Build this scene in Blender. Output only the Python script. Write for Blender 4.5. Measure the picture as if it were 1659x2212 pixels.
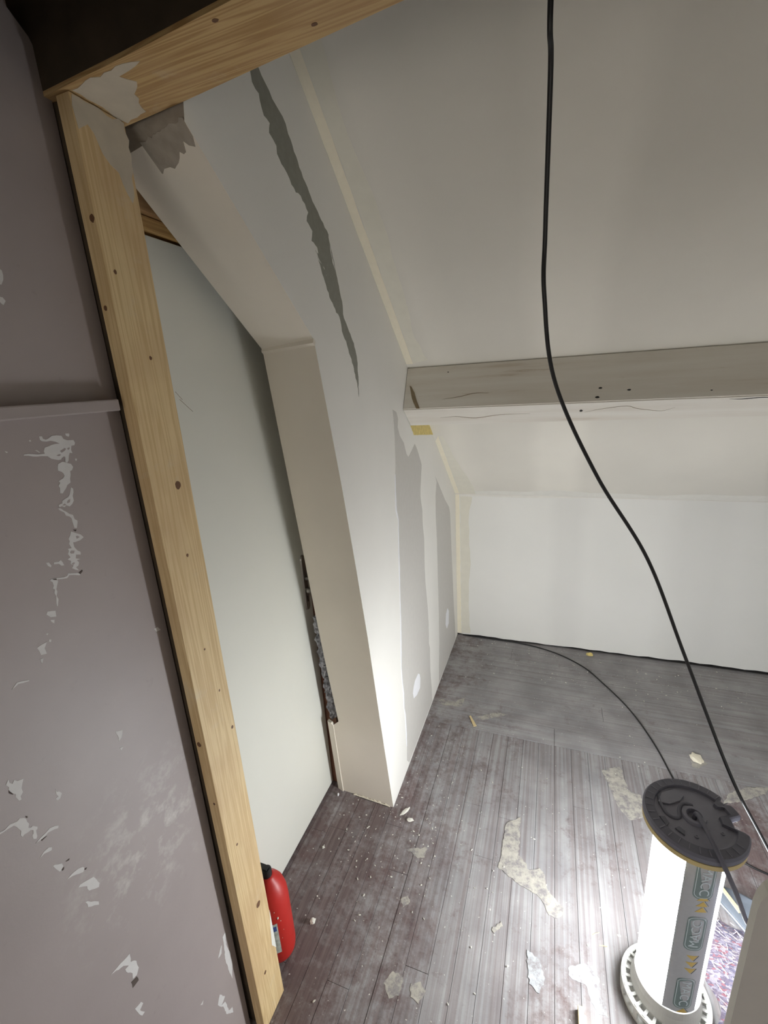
import bpy, bmesh, math, random
from mathutils import Vector, Matrix, noise
from mathutils.geometry import tessellate_polygon
for o in list(bpy.data.objects): bpy.data.objects.remove(o)
C = bpy.context.scene.collection
S = bpy.context.scene
random.seed(7)
# ------------------------------------------------------------------ camera
cam = bpy.data.cameras.new('camera'); co = bpy.data.objects.new('camera', cam); C.objects.link(co)
right = Vector((0.93809757, 0.34108052, -0.06030785))
down = Vector((0.04047043, -0.28085511, -0.95889653))
fwd = Vector((-0.34399869, 0.89709782, -0.27727317))
M = Matrix((right, -down, -fwd)).transposed().to_4x4()
M.translation = (0.605, 0.0, 1.85)
co.matrix_world = M
cam.sensor_fit = 'HORIZONTAL'; cam.sensor_width = 36; cam.lens = 36*969/1659; cam.clip_start = 0.02
S.camera = co
# ------------------------------------------------------------------ world, exposure
w = bpy.data.worlds.new('world'); S.world = w; w.use_nodes = True
w.node_tree.nodes['Background'].inputs[0].default_value = (1.0, 0.95, 0.87, 1)
w.node_tree.nodes['Background'].inputs[1].default_value = 1.75
S.view_settings.view_transform = 'Standard'; S.view_settings.look = 'None'
S.view_settings.gamma = 1; S.view_settings.use_curve_mapping = False
S.view_settings.exposure = 1.3
DIFFUSER_STRENGTH, CORE_STRENGTH = 17.0, 66.0
# ------------------------------------------------------------------ traced outlines, metres in the plane of their wall
paint_chips=[[(0.498,1.799),(0.502,1.799),(0.503,1.795),(0.507,1.793),(0.511,1.794),(0.518,1.798),(0.534,1.796),(0.536,1.79),(0.542,1.787),(0.552,1.786),(0.554,1.781),(0.552,1.777),(0.546,1.777),(0.544,1.77),(0.545,1.764),(0.54,1.766),(0.537,1.761),(0.535,1.754),(0.532,1.75),(0.529,1.752),(0.531,1.76),(0.525,1.758),(0.519,1.757),(0.513,1.759),(0.507,1.761),(0.503,1.766),(0.494,1.768),(0.468,1.773),(0.468,1.775),(0.489,1.772),(0.5,1.771),(0.499,1.775),(0.502,1.78),(0.51,1.782),(0.514,1.784),(0.52,1.784),(0.528,1.784),(0.514,1.79),(0.5,1.791),(0.498,1.794)],[(0.516,1.751),(0.524,1.753),(0.532,1.749),(0.538,1.747),(0.54,1.741),(0.537,1.736),(0.533,1.735),(0.53,1.722),(0.529,1.715),(0.522,1.713),(0.519,1.708),(0.514,1.704),(0.511,1.7),(0.507,1.702),(0.509,1.711),(0.507,1.715),(0.512,1.719),(0.51,1.722),(0.518,1.726),(0.521,1.729),(0.521,1.733),(0.519,1.737),(0.513,1.74),(0.514,1.746)],[(0.527,1.707),(0.53,1.704),(0.53,1.698),(0.527,1.692),(0.526,1.684),(0.522,1.679),(0.517,1.676),(0.512,1.679),(0.508,1.677),(0.504,1.68),(0.5,1.679),(0.499,1.683),(0.503,1.684),(0.506,1.684),(0.507,1.688),(0.513,1.69),(0.519,1.692),(0.522,1.696)],[(0.497,1.678),(0.501,1.677),(0.505,1.672),(0.509,1.668),(0.513,1.663),(0.519,1.66),(0.52,1.652),(0.523,1.648),(0.523,1.644),(0.519,1.635),(0.516,1.637),(0.515,1.645),(0.515,1.655),(0.512,1.659),(0.507,1.662),(0.505,1.668),(0.5,1.673)],[(0.508,1.633),(0.515,1.628),(0.523,1.622),(0.527,1.615),(0.52,1.612),(0.511,1.612),(0.506,1.613),(0.506,1.604),(0.51,1.596),(0.515,1.592),(0.514,1.587),(0.506,1.59),(0.504,1.584),(0.511,1.579),(0.505,1.58),(0.507,1.575),(0.505,1.57),(0.5,1.568),(0.504,1.561),(0.498,1.564),(0.493,1.57),(0.497,1.573),(0.493,1.578),(0.495,1.583),(0.49,1.587),(0.495,1.589),(0.493,1.596),(0.496,1.601),(0.495,1.605),(0.501,1.604),(0.499,1.613),(0.501,1.617),(0.501,1.621),(0.505,1.626)],[(0.467,1.591),(0.475,1.589),(0.478,1.591),(0.48,1.586),(0.482,1.58),(0.478,1.581),(0.474,1.585),(0.466,1.588)],[(0.455,1.595),(0.459,1.594),(0.462,1.587),(0.46,1.585),(0.456,1.589)],[(0.505,1.555),(0.503,1.551),(0.493,1.557),(0.486,1.559),(0.481,1.556),(0.472,1.558),(0.465,1.561),(0.465,1.557),(0.462,1.55),(0.459,1.545),(0.46,1.54),(0.457,1.534),(0.458,1.527),(0.454,1.516),(0.452,1.517),(0.453,1.524),(0.456,1.533),(0.455,1.54),(0.457,1.546),(0.454,1.549),(0.457,1.553),(0.456,1.559),(0.453,1.564),(0.457,1.566),(0.465,1.564),(0.476,1.56),(0.482,1.56),(0.484,1.563),(0.494,1.56)],[(0.541,1.799),(0.547,1.798),(0.548,1.795),(0.546,1.793),(0.541,1.795)],[(0.547,1.754),(0.55,1.754),(0.55,1.751),(0.548,1.75)],[(0.443,1.784),(0.447,1.782),(0.445,1.781)],[(0.481,1.795),(0.483,1.796),(0.484,1.794),(0.482,1.793)],[(0.486,1.779),(0.489,1.778),(0.493,1.774),(0.491,1.774)],[(0.436,1.515),(0.448,1.51),(0.447,1.5),(0.438,1.503),(0.433,1.511)],[(0.412,1.466),(0.422,1.466),(0.416,1.457),(0.417,1.447),(0.408,1.449),(0.406,1.464)],[(0.426,1.467),(0.43,1.465),(0.428,1.462),(0.425,1.464)],[(0.437,1.499),(0.443,1.496),(0.441,1.49),(0.438,1.494)],[(0.405,1.443),(0.41,1.442),(0.407,1.435),(0.405,1.437)],[(0.424,1.48),(0.428,1.479),(0.426,1.476)],[(0.624,1.373),(0.633,1.372),(0.639,1.362),(0.628,1.364)],[(0.356,1.42),(0.365,1.427),(0.381,1.42),(0.381,1.418),(0.366,1.424)],[(0.309,1.279),(0.314,1.285),(0.314,1.278),(0.317,1.273),(0.321,1.277),(0.324,1.271),(0.332,1.268),(0.329,1.262),(0.326,1.255),(0.326,1.247),(0.322,1.243),(0.321,1.237),(0.318,1.238),(0.315,1.248),(0.317,1.253),(0.312,1.259),(0.31,1.268),(0.311,1.272)],[(0.368,1.208),(0.369,1.202),(0.373,1.199),(0.375,1.192),(0.371,1.185),(0.366,1.185),(0.364,1.191),(0.369,1.191),(0.368,1.198)],[(0.278,1.214),(0.289,1.21),(0.297,1.212),(0.306,1.208),(0.311,1.209),(0.316,1.204),(0.318,1.2),(0.32,1.187),(0.317,1.182),(0.32,1.179),(0.323,1.179),(0.329,1.17),(0.327,1.166),(0.325,1.167),(0.324,1.155),(0.322,1.152),(0.318,1.156),(0.318,1.164),(0.321,1.165),(0.322,1.171),(0.319,1.175),(0.315,1.175),(0.309,1.177),(0.306,1.175),(0.305,1.18),(0.307,1.187),(0.304,1.199),(0.301,1.205),(0.294,1.207),(0.285,1.209),(0.277,1.211)],[(0.319,1.145),(0.328,1.147),(0.335,1.148),(0.343,1.149),(0.352,1.145),(0.356,1.14),(0.354,1.136),(0.348,1.141),(0.339,1.144),(0.334,1.143),(0.328,1.143)],[(0.317,1.114),(0.325,1.118),(0.333,1.118),(0.338,1.113),(0.336,1.109),(0.331,1.111),(0.325,1.114)],[(0.33,1.079),(0.334,1.078),(0.343,1.068),(0.344,1.06),(0.34,1.058),(0.337,1.057),(0.334,1.063),(0.333,1.068)],[(0.342,1.03),(0.352,1.031),(0.363,1.028),(0.371,1.023),(0.373,1.017),(0.369,1.013),(0.362,1.017),(0.352,1.026)],[(0.354,0.994),(0.358,0.996),(0.365,0.992),(0.373,0.988),(0.382,0.983),(0.385,0.971),(0.388,0.958),(0.385,0.952),(0.377,0.957),(0.368,0.965),(0.366,0.973),(0.367,0.978),(0.362,0.986)],[(0.357,0.952),(0.361,0.949),(0.365,0.94),(0.371,0.934),(0.377,0.924),(0.376,0.917),(0.369,0.926),(0.364,0.931),(0.358,0.937),(0.359,0.944)],[(0.358,0.748),(0.374,0.746),(0.386,0.742),(0.4,0.739),(0.397,0.718),(0.408,0.703),(0.408,0.682),(0.401,0.672),(0.392,0.675),(0.394,0.689),(0.386,0.703),(0.384,0.718),(0.392,0.717),(0.383,0.731)],[(0.379,0.604),(0.393,0.599),(0.396,0.589),(0.387,0.584),(0.394,0.564),(0.387,0.564),(0.381,0.587)],[(0.491,1.223),(0.505,1.214),(0.499,1.201),(0.492,1.198),(0.493,1.21)],[(0.49,1.183),(0.498,1.18),(0.493,1.175)],[(0.618,0.433),(0.629,0.436),(0.624,0.396),(0.631,0.348),(0.63,0.312),(0.619,0.265),(0.615,0.295),(0.611,0.36),(0.616,0.395)],[(0.591,0.395),(0.6,0.406),(0.61,0.418),(0.604,0.393)],[(0.559,0.266),(0.571,0.286),(0.585,0.253),(0.569,0.246),(0.582,0.237),(0.586,0.191),(0.599,0.181),(0.598,0.16),(0.578,0.191),(0.573,0.232)],[(0.514,0.353),(0.525,0.352),(0.52,0.344)],[(0.502,2.05),(0.509,2.045),(0.508,2.032),(0.503,2.025),(0.496,2.027)],[(0.493,2.008),(0.5,2.007),(0.503,2.002),(0.498,1.996),(0.492,2.002)]]
dark_chips=[[(0.34,1.058),(0.344,1.058),(0.343,1.054),(0.34,1.054)],[(0.372,1.017),(0.376,1.014),(0.374,1.012),(0.372,1.013)],[(0.327,1.143),(0.336,1.141),(0.333,1.14),(0.327,1.14)],[(0.319,1.205),(0.321,1.202),(0.32,1.199),(0.319,1.201)],[(0.349,1.065),(0.356,1.063),(0.354,1.061),(0.35,1.063)],[(0.31,1.267),(0.314,1.256),(0.313,1.256),(0.31,1.262)],[(0.502,1.556),(0.509,1.559),(0.51,1.557),(0.504,1.553)],[(0.457,1.565),(0.464,1.563),(0.464,1.56),(0.459,1.562)],[(0.512,1.635),(0.518,1.633),(0.515,1.63)],[(0.387,0.673),(0.4,0.668),(0.401,0.654),(0.387,0.656)]]
remnants=[[(0.525,1.771),(0.53,1.773),(0.534,1.775),(0.536,1.773),(0.532,1.77),(0.527,1.768)],[(0.517,1.765),(0.522,1.766),(0.525,1.765),(0.521,1.763)],[(0.524,1.758),(0.529,1.761),(0.531,1.759),(0.528,1.754),(0.525,1.756)],[(0.514,1.684),(0.517,1.687),(0.521,1.688),(0.519,1.683),(0.515,1.682)],[(0.514,1.622),(0.517,1.622),(0.52,1.618),(0.514,1.617)],[(0.497,1.598),(0.5,1.6),(0.505,1.598),(0.503,1.594),(0.498,1.595)],[(0.495,1.577),(0.499,1.578),(0.5,1.576),(0.496,1.574)],[(0.505,1.681),(0.51,1.683),(0.512,1.68),(0.509,1.679)],[(0.538,1.774),(0.542,1.775),(0.542,1.772),(0.539,1.771)]]
bare_board=[[(1.745,1.743),(1.75,1.706),(1.754,1.638),(1.747,1.528),(1.735,1.48),(1.729,1.408),(1.728,1.326),(1.746,1.278),(1.732,1.152),(1.727,1.065),(1.717,0.978),(1.705,0.82),(1.69,0.683),(1.675,0.596),(1.682,0.494),(1.69,0.438),(1.683,0.358),(1.695,0.315),(1.697,0.216),(1.69,0.132),(1.681,0.054),(1.71,0.012),(2.181,0.011),(2.177,0.12),(2.164,0.232),(2.171,0.377),(2.155,0.419),(2.164,0.535),(2.155,0.658),(2.129,0.812),(2.127,0.896),(2.138,1.052),(2.121,1.136),(2.123,1.211),(2.098,1.293),(2.112,1.363),(2.11,1.343),(2.143,1.443),(2.114,1.482),(2.076,1.529),(2.038,1.563),(1.986,1.539),(1.929,1.518),(1.901,1.538),(1.872,1.59),(1.819,1.63),(1.797,1.667),(1.808,1.7),(1.791,1.729)],[(2.409,1.331),(2.444,1.288),(2.408,1.213),(2.402,1.074),(2.412,0.955),(2.408,0.777),(2.405,0.654),(2.404,0.464),(2.394,0.271),(2.388,0.24),(2.371,0.143),(2.356,0.013),(2.723,0.004),(2.88,0.011),(2.872,0.133),(2.842,0.301),(2.823,0.53),(2.807,0.712),(2.792,0.887),(2.779,1.009),(2.749,1.056),(2.644,1.128),(2.55,1.212)]]
screw_spots=[[(1.923,0.382),(1.951,0.359),(1.959,0.328),(1.946,0.277),(1.886,0.279),(1.833,0.299),(1.823,0.337),(1.843,0.366),(1.866,0.381)],[(2.64,0.385),(2.68,0.342),(2.666,0.257),(2.606,0.249),(2.573,0.302),(2.594,0.367)]]
dark_seam=[[(0.976,2.476),(1.007,2.499),(1.018,2.486),(1.032,2.478),(1.053,2.461),(1.077,2.45),(1.102,2.435),(1.109,2.419),(1.124,2.401),(1.147,2.365),(1.188,2.325),(1.234,2.285),(1.282,2.253),(1.287,2.204),(1.314,2.15),(1.275,2.259),(1.309,2.17),(1.338,2.089),(1.341,2.043),(1.371,2.008),(1.403,1.975),(1.42,1.925),(1.414,1.808),(1.408,1.841),(1.388,1.898),(1.369,1.934),(1.35,1.967),(1.321,2.004),(1.316,2.036),(1.277,2.068),(1.243,2.107),(1.218,2.153),(1.194,2.196),(1.253,2.139),(1.237,2.161),(1.211,2.176),(1.207,2.204),(1.177,2.213),(1.187,2.238),(1.16,2.254),(1.173,2.276),(1.142,2.303),(1.118,2.303),(1.095,2.323),(1.073,2.339),(1.049,2.357),(1.05,2.373),(1.024,2.387),(1.031,2.406),(1.01,2.412),(1.004,2.424),(1.0,2.446),(0.979,2.456)]]
foam=[[(1.98,1.653),(2.051,1.652),(2.152,1.643),(2.393,1.619),(2.491,1.551),(2.03,1.605),(2.012,1.624)]]
splats=[[(0.482,1.363),(0.483,1.434),(0.49,1.533),(0.544,1.58),(0.548,1.455),(0.547,1.409),(0.581,1.386),(0.583,1.364),(0.61,1.37),(0.628,1.382),(0.646,1.364),(0.656,1.317),(0.677,1.294),(0.711,1.266),(0.712,1.247),(0.69,1.223),(0.665,1.227),(0.648,1.259),(0.622,1.285),(0.596,1.289),(0.551,1.302),(0.504,1.324),(0.474,1.339)],[(0.723,1.089),(0.76,1.111),(0.801,1.121),(0.816,1.09),(0.81,1.057),(0.828,1.027),(0.832,0.999),(0.806,0.999),(0.787,1.022),(0.772,1.063),(0.747,1.061),(0.726,1.07)],[(0.896,1.939),(0.979,1.989),(0.998,1.861),(1.046,1.841),(1.036,1.731),(0.985,1.701),(0.943,1.755),(0.932,1.806)],[(0.169,0.867),(0.189,0.907),(0.225,0.9),(0.226,0.853),(0.199,0.837)],[(0.254,0.895),(0.283,0.908),(0.302,0.889),(0.289,0.853),(0.26,0.861)],[(0.111,1.296),(0.147,1.313),(0.191,1.33),(0.193,1.289),(0.167,1.275),(0.142,1.291)],[(0.148,1.115),(0.171,1.137),(0.183,1.116),(0.164,1.091)],[(0.597,1.1),(0.637,1.084),(0.656,1.038),(0.639,0.994),(0.609,1.01),(0.6,1.052)],[(0.478,1.12),(0.507,1.157),(0.513,1.143),(0.487,1.112)],[(1.305,2.152),(1.344,2.171),(1.371,2.119),(1.322,2.079),(1.298,2.085)],[(1.405,1.961),(1.494,2.022),(1.58,2.048),(1.569,2.017),(1.471,1.948),(1.371,1.897)],[(0.016,2.224),(0.13,2.224),(0.183,2.282),(0.171,2.194),(0.07,2.176)],[(0.275,2.134),(0.371,2.2),(0.436,2.199),(0.4,2.175),(0.304,2.118)]]
knots=[((0.714,1.669),0.009),((0.703,1.515),0.004),((0.707,1.922),0.004),((0.666,2.065),0.004),((0.7,1.283),0.003),((0.72,1.156),0.003),((0.713,0.441),0.010),((0.681,0.708),0.004),((0.69,0.193),0.006),((0.739,1.032),0.005)]
side_knots=[((-0.135,2.144),0.008),((-0.148,2.006),0.006),((-0.148,1.055),0.009),((-0.14,0.877),0.005)]
beam_knots=[(0.167,0.636),(0.281,0.698)]
purlin_holes=[((0.768,1.906,1.781),0.009),((0.863,1.899,1.77),0.009),((0.758,1.888,1.749),0.011),((1.116,1.892,1.756),0.005),((0.184,1.956,1.875),0.005)]
purlin_holes2=[((0.707,1.922,1.699),0.007)]
floor_cable=[(0.042,2.954),(0.246,2.949),(0.474,2.94),(0.689,2.88),(0.857,2.765),(0.954,2.632),(1.049,2.475),(1.111,2.333),(1.165,2.15),(1.199,1.975),(1.239,1.795)]
# ------------------------------------------------------------------ materials
def lin(c):
    return tuple((v/12.92 if v <= .04045 else ((v+.055)/1.055)**2.4) for v in c) + (1,)
class NT:
    def __init__(s, name):
        s.m = bpy.data.materials.new(name); s.m.use_nodes = True; s.t = s.m.node_tree
        s.b = s.t.nodes['Principled BSDF']
    def n(s, k, **kw):
        x = s.t.nodes.new(k)
        for a, v in kw.items(): setattr(x, a, v)
        return x
    def l(s, a, b): s.t.links.new(a, b)
    def pos(s, scale=(1, 1, 1), loc=(0, 0, 0), rot=(0, 0, 0)):
        g = s.n('ShaderNodeNewGeometry'); mp = s.n('ShaderNodeMapping')
        mp.inputs['Scale'].default_value = scale; mp.inputs['Location'].default_value = loc; mp.inputs['Rotation'].default_value = rot
        s.l(g.outputs['Position'], mp.inputs[0]); return mp.outputs[0]
    def noise(s, v, scale, detail=4, rough=.55):
        x = s.n('ShaderNodeTexNoise'); x.inputs['Scale'].default_value = scale
        x.inputs['Detail'].default_value = detail; x.inputs['Roughness'].default_value = rough
        s.l(v, x.inputs['Vector']); return x.outputs[0]
    def ramp(s, f, stops, interp='LINEAR'):
        r = s.n('ShaderNodeValToRGB'); r.color_ramp.interpolation = interp
        e = r.color_ramp.elements
        while len(e) < len(stops): e.new(.5)
        for i, (p, c) in enumerate(stops):
            e[i].position = p; e[i].color = c if len(c) == 4 else tuple(c)+(1,)
        s.l(f, r.inputs[0]); return r.outputs[0]
    def rf(s, f, a, b): return s.ramp(f, [(a, (0, 0, 0)), (b, (1, 1, 1))])
    def mix(s, f, a, b, mode='MIX'):
        x = s.n('ShaderNodeMix', data_type='RGBA', blend_type=mode)
        for sock, v in ((x.inputs[0], f), (x.inputs[6], a), (x.inputs[7], b)):
            if hasattr(v, 'is_linked'): s.l(v, sock)
            else: sock.default_value = v
        return x.outputs[2]
    def math(s, op, a, b=0.0, clamp=False):
        x = s.n('ShaderNodeMath', operation=op, use_clamp=clamp)
        for sock, v in ((x.inputs[0], a), (x.inputs[1], b)):
            if hasattr(v, 'is_linked'): s.l(v, sock)
            else: sock.default_value = v
        return x.outputs[0]
    def xyz(s):
        g = s.n('ShaderNodeNewGeometry'); x = s.n('ShaderNodeSeparateXYZ'); s.l(g.outputs['Position'], x.inputs[0]); return x.outputs
    def bump(s, h, strength=.2, dist=.002):
        b = s.n('ShaderNodeBump'); b.inputs['Strength'].default_value = strength; b.inputs['Distance'].default_value = dist
        s.l(h, b.inputs['Height']); s.l(b.outputs[0], s.b.inputs['Normal'])
    def col(s, c):
        if hasattr(c, 'is_linked'): s.l(c, s.b.inputs['Base Color'])
        else: s.b.inputs['Base Color'].default_value = c
    def set(s, rough=.8, **kw):
        s.b.inputs['Roughness'].default_value = rough
        for k, v in kw.items(): s.b.inputs[k].default_value = v
        return s.m

def plain(name, c, rough=.7, var=.0, scale=20, bump=0, metal=0):
    m = NT(name); c4 = lin(c)
    if var or bump:
        f = m.noise(m.pos(), scale)
        if var:
            d = tuple(max(0, v*(1-var)) for v in c4[:3])+(1,); e = tuple(min(1, v*(1+var)) for v in c4[:3])+(1,)
            m.col(m.ramp(f, [(.3, d), (.7, e)]))
        else: m.col(c4)
        if bump: m.bump(f, bump, .002)
    else: m.col(c4)
    return m.set(rough, Metallic=metal)

def compound(name, c, bands=None, axis=0, var=.05, c2=None, mottle=1.6):
    """joint compound: trowelled bands across one axis, soft mottling, fine relief"""
    m = NT(name); c4 = lin(c)
    f = m.noise(m.pos(), mottle, 5, .5)
    d = tuple(v*(1-var) for v in c4[:3])+(1,); e = tuple(min(1, v*(1+var)) for v in c4[:3])+(1,)
    base = m.ramp(f, [(.3, d), (.7, e)])
    if bands:
        p = m.xyz()[axis]
        wob = m.math('MULTIPLY', m.math('SUBTRACT', m.noise(m.pos(), 1.3, 5), .5), .16)
        q = m.math('ADD', p, wob); q = m.math('DIVIDE', q, 3.0)
        base = m.mix(1.0, base, m.ramp(q, [(x/3.0, (v, v, v*.985, 1)) for x, v in bands]), 'MULTIPLY')
    m.col(base)
    h = m.noise(m.pos(), 90, 6, .6)
    m.bump(h, .12, .001)
    return m.set(.75)

def pine(name, axis, light=(.88, .79, .61), dark=(.77, .65, .465)):
    m = NT(name)
    sc = [26, 26, 26]; sc[axis] = 0.9
    v = m.pos(tuple(sc))
    f = m.noise(v, 1.6, 3, .5)
    sc2 = [150, 150, 150]; sc2[axis] = 3
    g = m.noise(m.pos(tuple(sc2)), 1.0, 3, .6)
    wv = m.math('SINE', m.math('MULTIPLY', f, 46.0))
    wv = m.math('ADD', m.math('MULTIPLY', wv, .34), .5)
    wv = m.math('ADD', m.math('MULTIPLY', wv, .7), m.math('MULTIPLY', g, .3))
    base = m.ramp(wv, [(.1, lin(light)), (.9, lin(dark))])
    base = m.mix(m.rf(m.noise(m.pos((2, 2, 2)), 1.5, 4), .45, .75), base, lin((.74, .62, .46)), 'MIX')
    dust = m.rf(m.noise(m.pos((9, 9, 9)), 1.0, 6, .65), .60, .75)
    base = m.mix(m.math('MULTIPLY', dust, .35), base, lin((.82, .79, .72)))
    m.col(base); m.bump(wv, .25, .001)
    return m.set(.6)

def floor_mat(name, axis, ridge=.3):
    m = NT(name)
    sc = [38, 38, 38]; sc[axis] = 1.6
    grain = m.noise(m.pos(tuple(sc)), 2.2, 4, .6)
    sc = [14, 14, 14]; sc[axis] = .8
    streak = m.noise(m.pos(tuple(sc)), 1.5, 5, .65)
    oi = m.n('ShaderNodeObjectInfo')
    wood = m.ramp(grain, [(.3, lin((.37, .32, .32))), (.55, lin((.46, .41, .405))), (.75, lin((.53, .485, .48)))])
    wood = m.mix(m.math('MULTIPLY', oi.outputs['Random'], .4), wood, lin((.41, .315, .31)))
    # plaster dust trodden into the boards: thick over the room, thin along the door
    x, y, z = m.xyz()
    big = m.noise(m.pos(), 3.6, 7, .66)
    fine = m.noise(m.pos((1, 1, 1), (3, 5, 0)), 22, 9, .78)
    a = m.math('MULTIPLY', m.math('SUBTRACT', big, .5), 1.5)
    a = m.math('ADD', a, m.math('MULTIPLY', m.math('SUBTRACT', fine, .5), 2.0))
    a = m.math('ADD', a, m.math('MULTIPLY', m.math('SUBTRACT', streak, .5), .6))
    a = m.math('ADD', a, m.math('MULTIPLY', m.math('SUBTRACT', oi.outputs['Random'], .5), .18))
    gx = m.math('MULTIPLY', m.math('ADD', x, .05), 2.2, True)
    gx = m.math('ADD', m.math('MULTIPLY', gx, .46), .25)
    gx = m.math('ADD', gx, m.math('MULTIPLY', m.math('MULTIPLY', m.math('SUBTRACT', y, 1.5), .9, True), .16))
    # less dust and darker boards in a round patch behind the lamp
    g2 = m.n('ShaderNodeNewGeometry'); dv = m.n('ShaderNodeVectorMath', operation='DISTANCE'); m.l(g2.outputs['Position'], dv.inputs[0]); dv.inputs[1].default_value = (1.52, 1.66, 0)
    less_dust = m.ramp(dv.outputs['Value'], [(.24, (1, 1, 1)), (.36, (0, 0, 0))])
    gx = m.math('SUBTRACT', gx, m.math('MULTIPLY', less_dust, .55))
    mask = m.math('ADD', a, gx, True)
    mask = m.rf(mask, .12, .66)
    # raised ridges of the worn softwood catch the dust
    sc = [1, 1, 1]; sc[axis] = .012
    rid = m.noise(m.pos(tuple(sc)), 75, 3, .6)
    ridm = m.rf(rid, .40, .62)
    mask2 = m.math('MULTIPLY', mask, m.math('ADD', m.math('MULTIPLY', ridm, ridge), 1.0-ridge))
    dust = m.ramp(m.noise(m.pos(), 6, 5), [(.35, lin((.565, .56, .565))), (.65, lin((.66, .655, .655)))])
    base = m.mix(mask2, wood, dust)
    sp = m.noise(m.pos(), 85, 3, .5)
    base = m.mix(m.rf(sp, .70, .74), base, lin((.84, .83, .80)))
    m.col(base)
    h = m.math('ADD', m.math('MULTIPLY', rid, .6), m.math('MULTIPLY', fine, .8))
    m.bump(h, .45, .002)
    return m.set(.8, **{'Specular IOR Level': .25})

def left_wall_mat():
    m = NT('mauve_grey_paint')
    f = m.noise(m.pos(), 2.2, 5, .55)
    base = m.ramp(f, [(.3, lin((.585, .545, .54))), (.7, lin((.635, .595, .585)))])
    # rubbed, whitish scuff about knee height beside the post
    g = m.n('ShaderNodeNewGeometry')
    v = m.n('ShaderNodeVectorMath', operation='DISTANCE'); m.l(g.outputs['Position'], v.inputs[0]); v.inputs[1].default_value = (-.178, .50, .93)
    d = m.ramp(v.outputs['Value'], [(.02, (1, 1, 1)), (.22, (0, 0, 0))])
    st = m.noise(m.pos((1, 9, 9), (0, 0, 0), (.75, 0, 0)), 2.6, 7, .7)
    mk = m.math('MULTIPLY', m.rf(st, .50, .70), d)
    base = m.mix(m.math('MULTIPLY', mk, .75), base, lin((.80, .79, .77)))
    ft = m.noise(m.pos(), 30, 6, .7)
    base = m.mix(m.math('MULTIPLY', m.rf(ft, .64, .72), .12), base, lin((.38, .33, .32)))
    m.col(base)
    m.bump(m.noise(m.pos(), 160, 4, .6), .15, .001)
    return m.set(.5)

def emit(name, c, s):
    m = NT(name); m.col(lin((.95, .95, .95)))
    m.b.inputs['Emission Color'].default_value = c; m.b.inputs['Emission Strength'].default_value = s
    return m.set(.4)

MA = compound('joint_compound', (.92, .91, .885), None, var=.03, mottle=2.2)
M_end = compound('end_plaster', (.87, .84, .79), None, var=.04, mottle=3)
M_back = compound('back_wall_board', (.91, .905, .89), [(.0, .97), (.15, .99), (.35, 1.0), (.60, .985), (.68, .93), (.78, .93), (.86, .98), (1.25, .98), (1.38, .92), (1.55, .92), (1.65, .96), (3, .96)], 0, .025)
M_ceil = compound('ceiling_board', (.868, .852, .818), [(-.2, 1), (.05, .97), (.12, 1.04), (.25, .96), (.48, .98), (.56, 1.08), (.72, 1.08), (.80, .98), (1.2, 1.0), (1.8, 1.0), (3, 1)], 0, .05)
M_bare = plain('bare_gypsum_board', (.795, .782, .757), .8, .02, 40)
M_grey = plain('dark_board_seam', (.56, .555, .515), .85, .06, 60)
M_white = plain('fresh_filler', (.94, .94, .95), .7, .02, 60)
M_tape = plain('cream_joint_tape', (.93, .90, .82), .8, .02, 60)
M_tape2 = plain('yellowish_compound', (.875, .86, .805), .8, .03, 20)
M_knee = plain('thin_compound', (.895, .885, .855), .8, .03, 20)
M_crack = plain('bare_wood_crack', (.52, .46, .36), .8, .1, 60)
M_darkbeam = plain('dark_brown_timber', (.27, .22, .16), .8, .25, 14, .3)  # dark brown, for the beam shaft and the board behind the post
M_foam = plain('yellow_foam', (.86, .78, .50), .9, .18, 60, .5)
M_left = left_wall_mat()
M_chip = plain('exposed_undercoat', (.80, .79, .785), .7, .03, 60)
M_dark = plain('dark_gouge', (.33, .29, .27), .9, .1, 60)
M_post = pine('pine_post', 2)
M_beam = pine('pine_beam', 0, (.79, .67, .47), (.60, .45, .25))
M_knot = plain('knot', (.40, .27, .17), .6, .2, 200)
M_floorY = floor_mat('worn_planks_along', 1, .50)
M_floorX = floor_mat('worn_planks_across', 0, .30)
M_sub = plain('dark_gap', (.10, .09, .085), .9)
M_bed = plain('dusty_gap', (.48, .46, .455), .9)
M_door = plain('grey_white_door_leaf', (.87, .868, .83), .38, .01, 3)
M_brown = plain('brown_timber', (.50, .35, .27), .7, .15, 15)
M_lintel = pine('dark_pine', 1, (.62, .46, .29), (.46, .31, .17))
M_lintel2 = pine('lintel_batten', 1, (.82, .67, .42), (.66, .49, .27))
M_wool = plain('grey_insulation', (.55, .55, .57), 1, .75, 55, 1)
M_metal = plain('grey_metal', (.62, .61, .59), .35, 0, 1, 0, .9)
M_black = plain('black_plastic', (.07, .07, .07), .5)
M_purlin = None
def purlin_mat():
    m = NT('thinly_painted_purlin')
    f = m.noise(m.pos((.7, 10, 10)), 2.0, 6, .6)
    base = m.ramp(f, [(.35, lin((.88, .865, .83))), (.62, lin((.84, .815, .77))), (.80, lin((.70, .63, .53)))])
    g = m.noise(m.pos((1.2, 14, 14), (2, 3, 1)), 1.3, 8, .7)
    base = m.mix(m.math('MULTIPLY', m.rf(g, .62, .70), .55), base, lin((.62, .52, .38)))
    m.col(base); m.bump(f, .2, .002); return m.set(.7)
M_purlin = purlin_mat()
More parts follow.
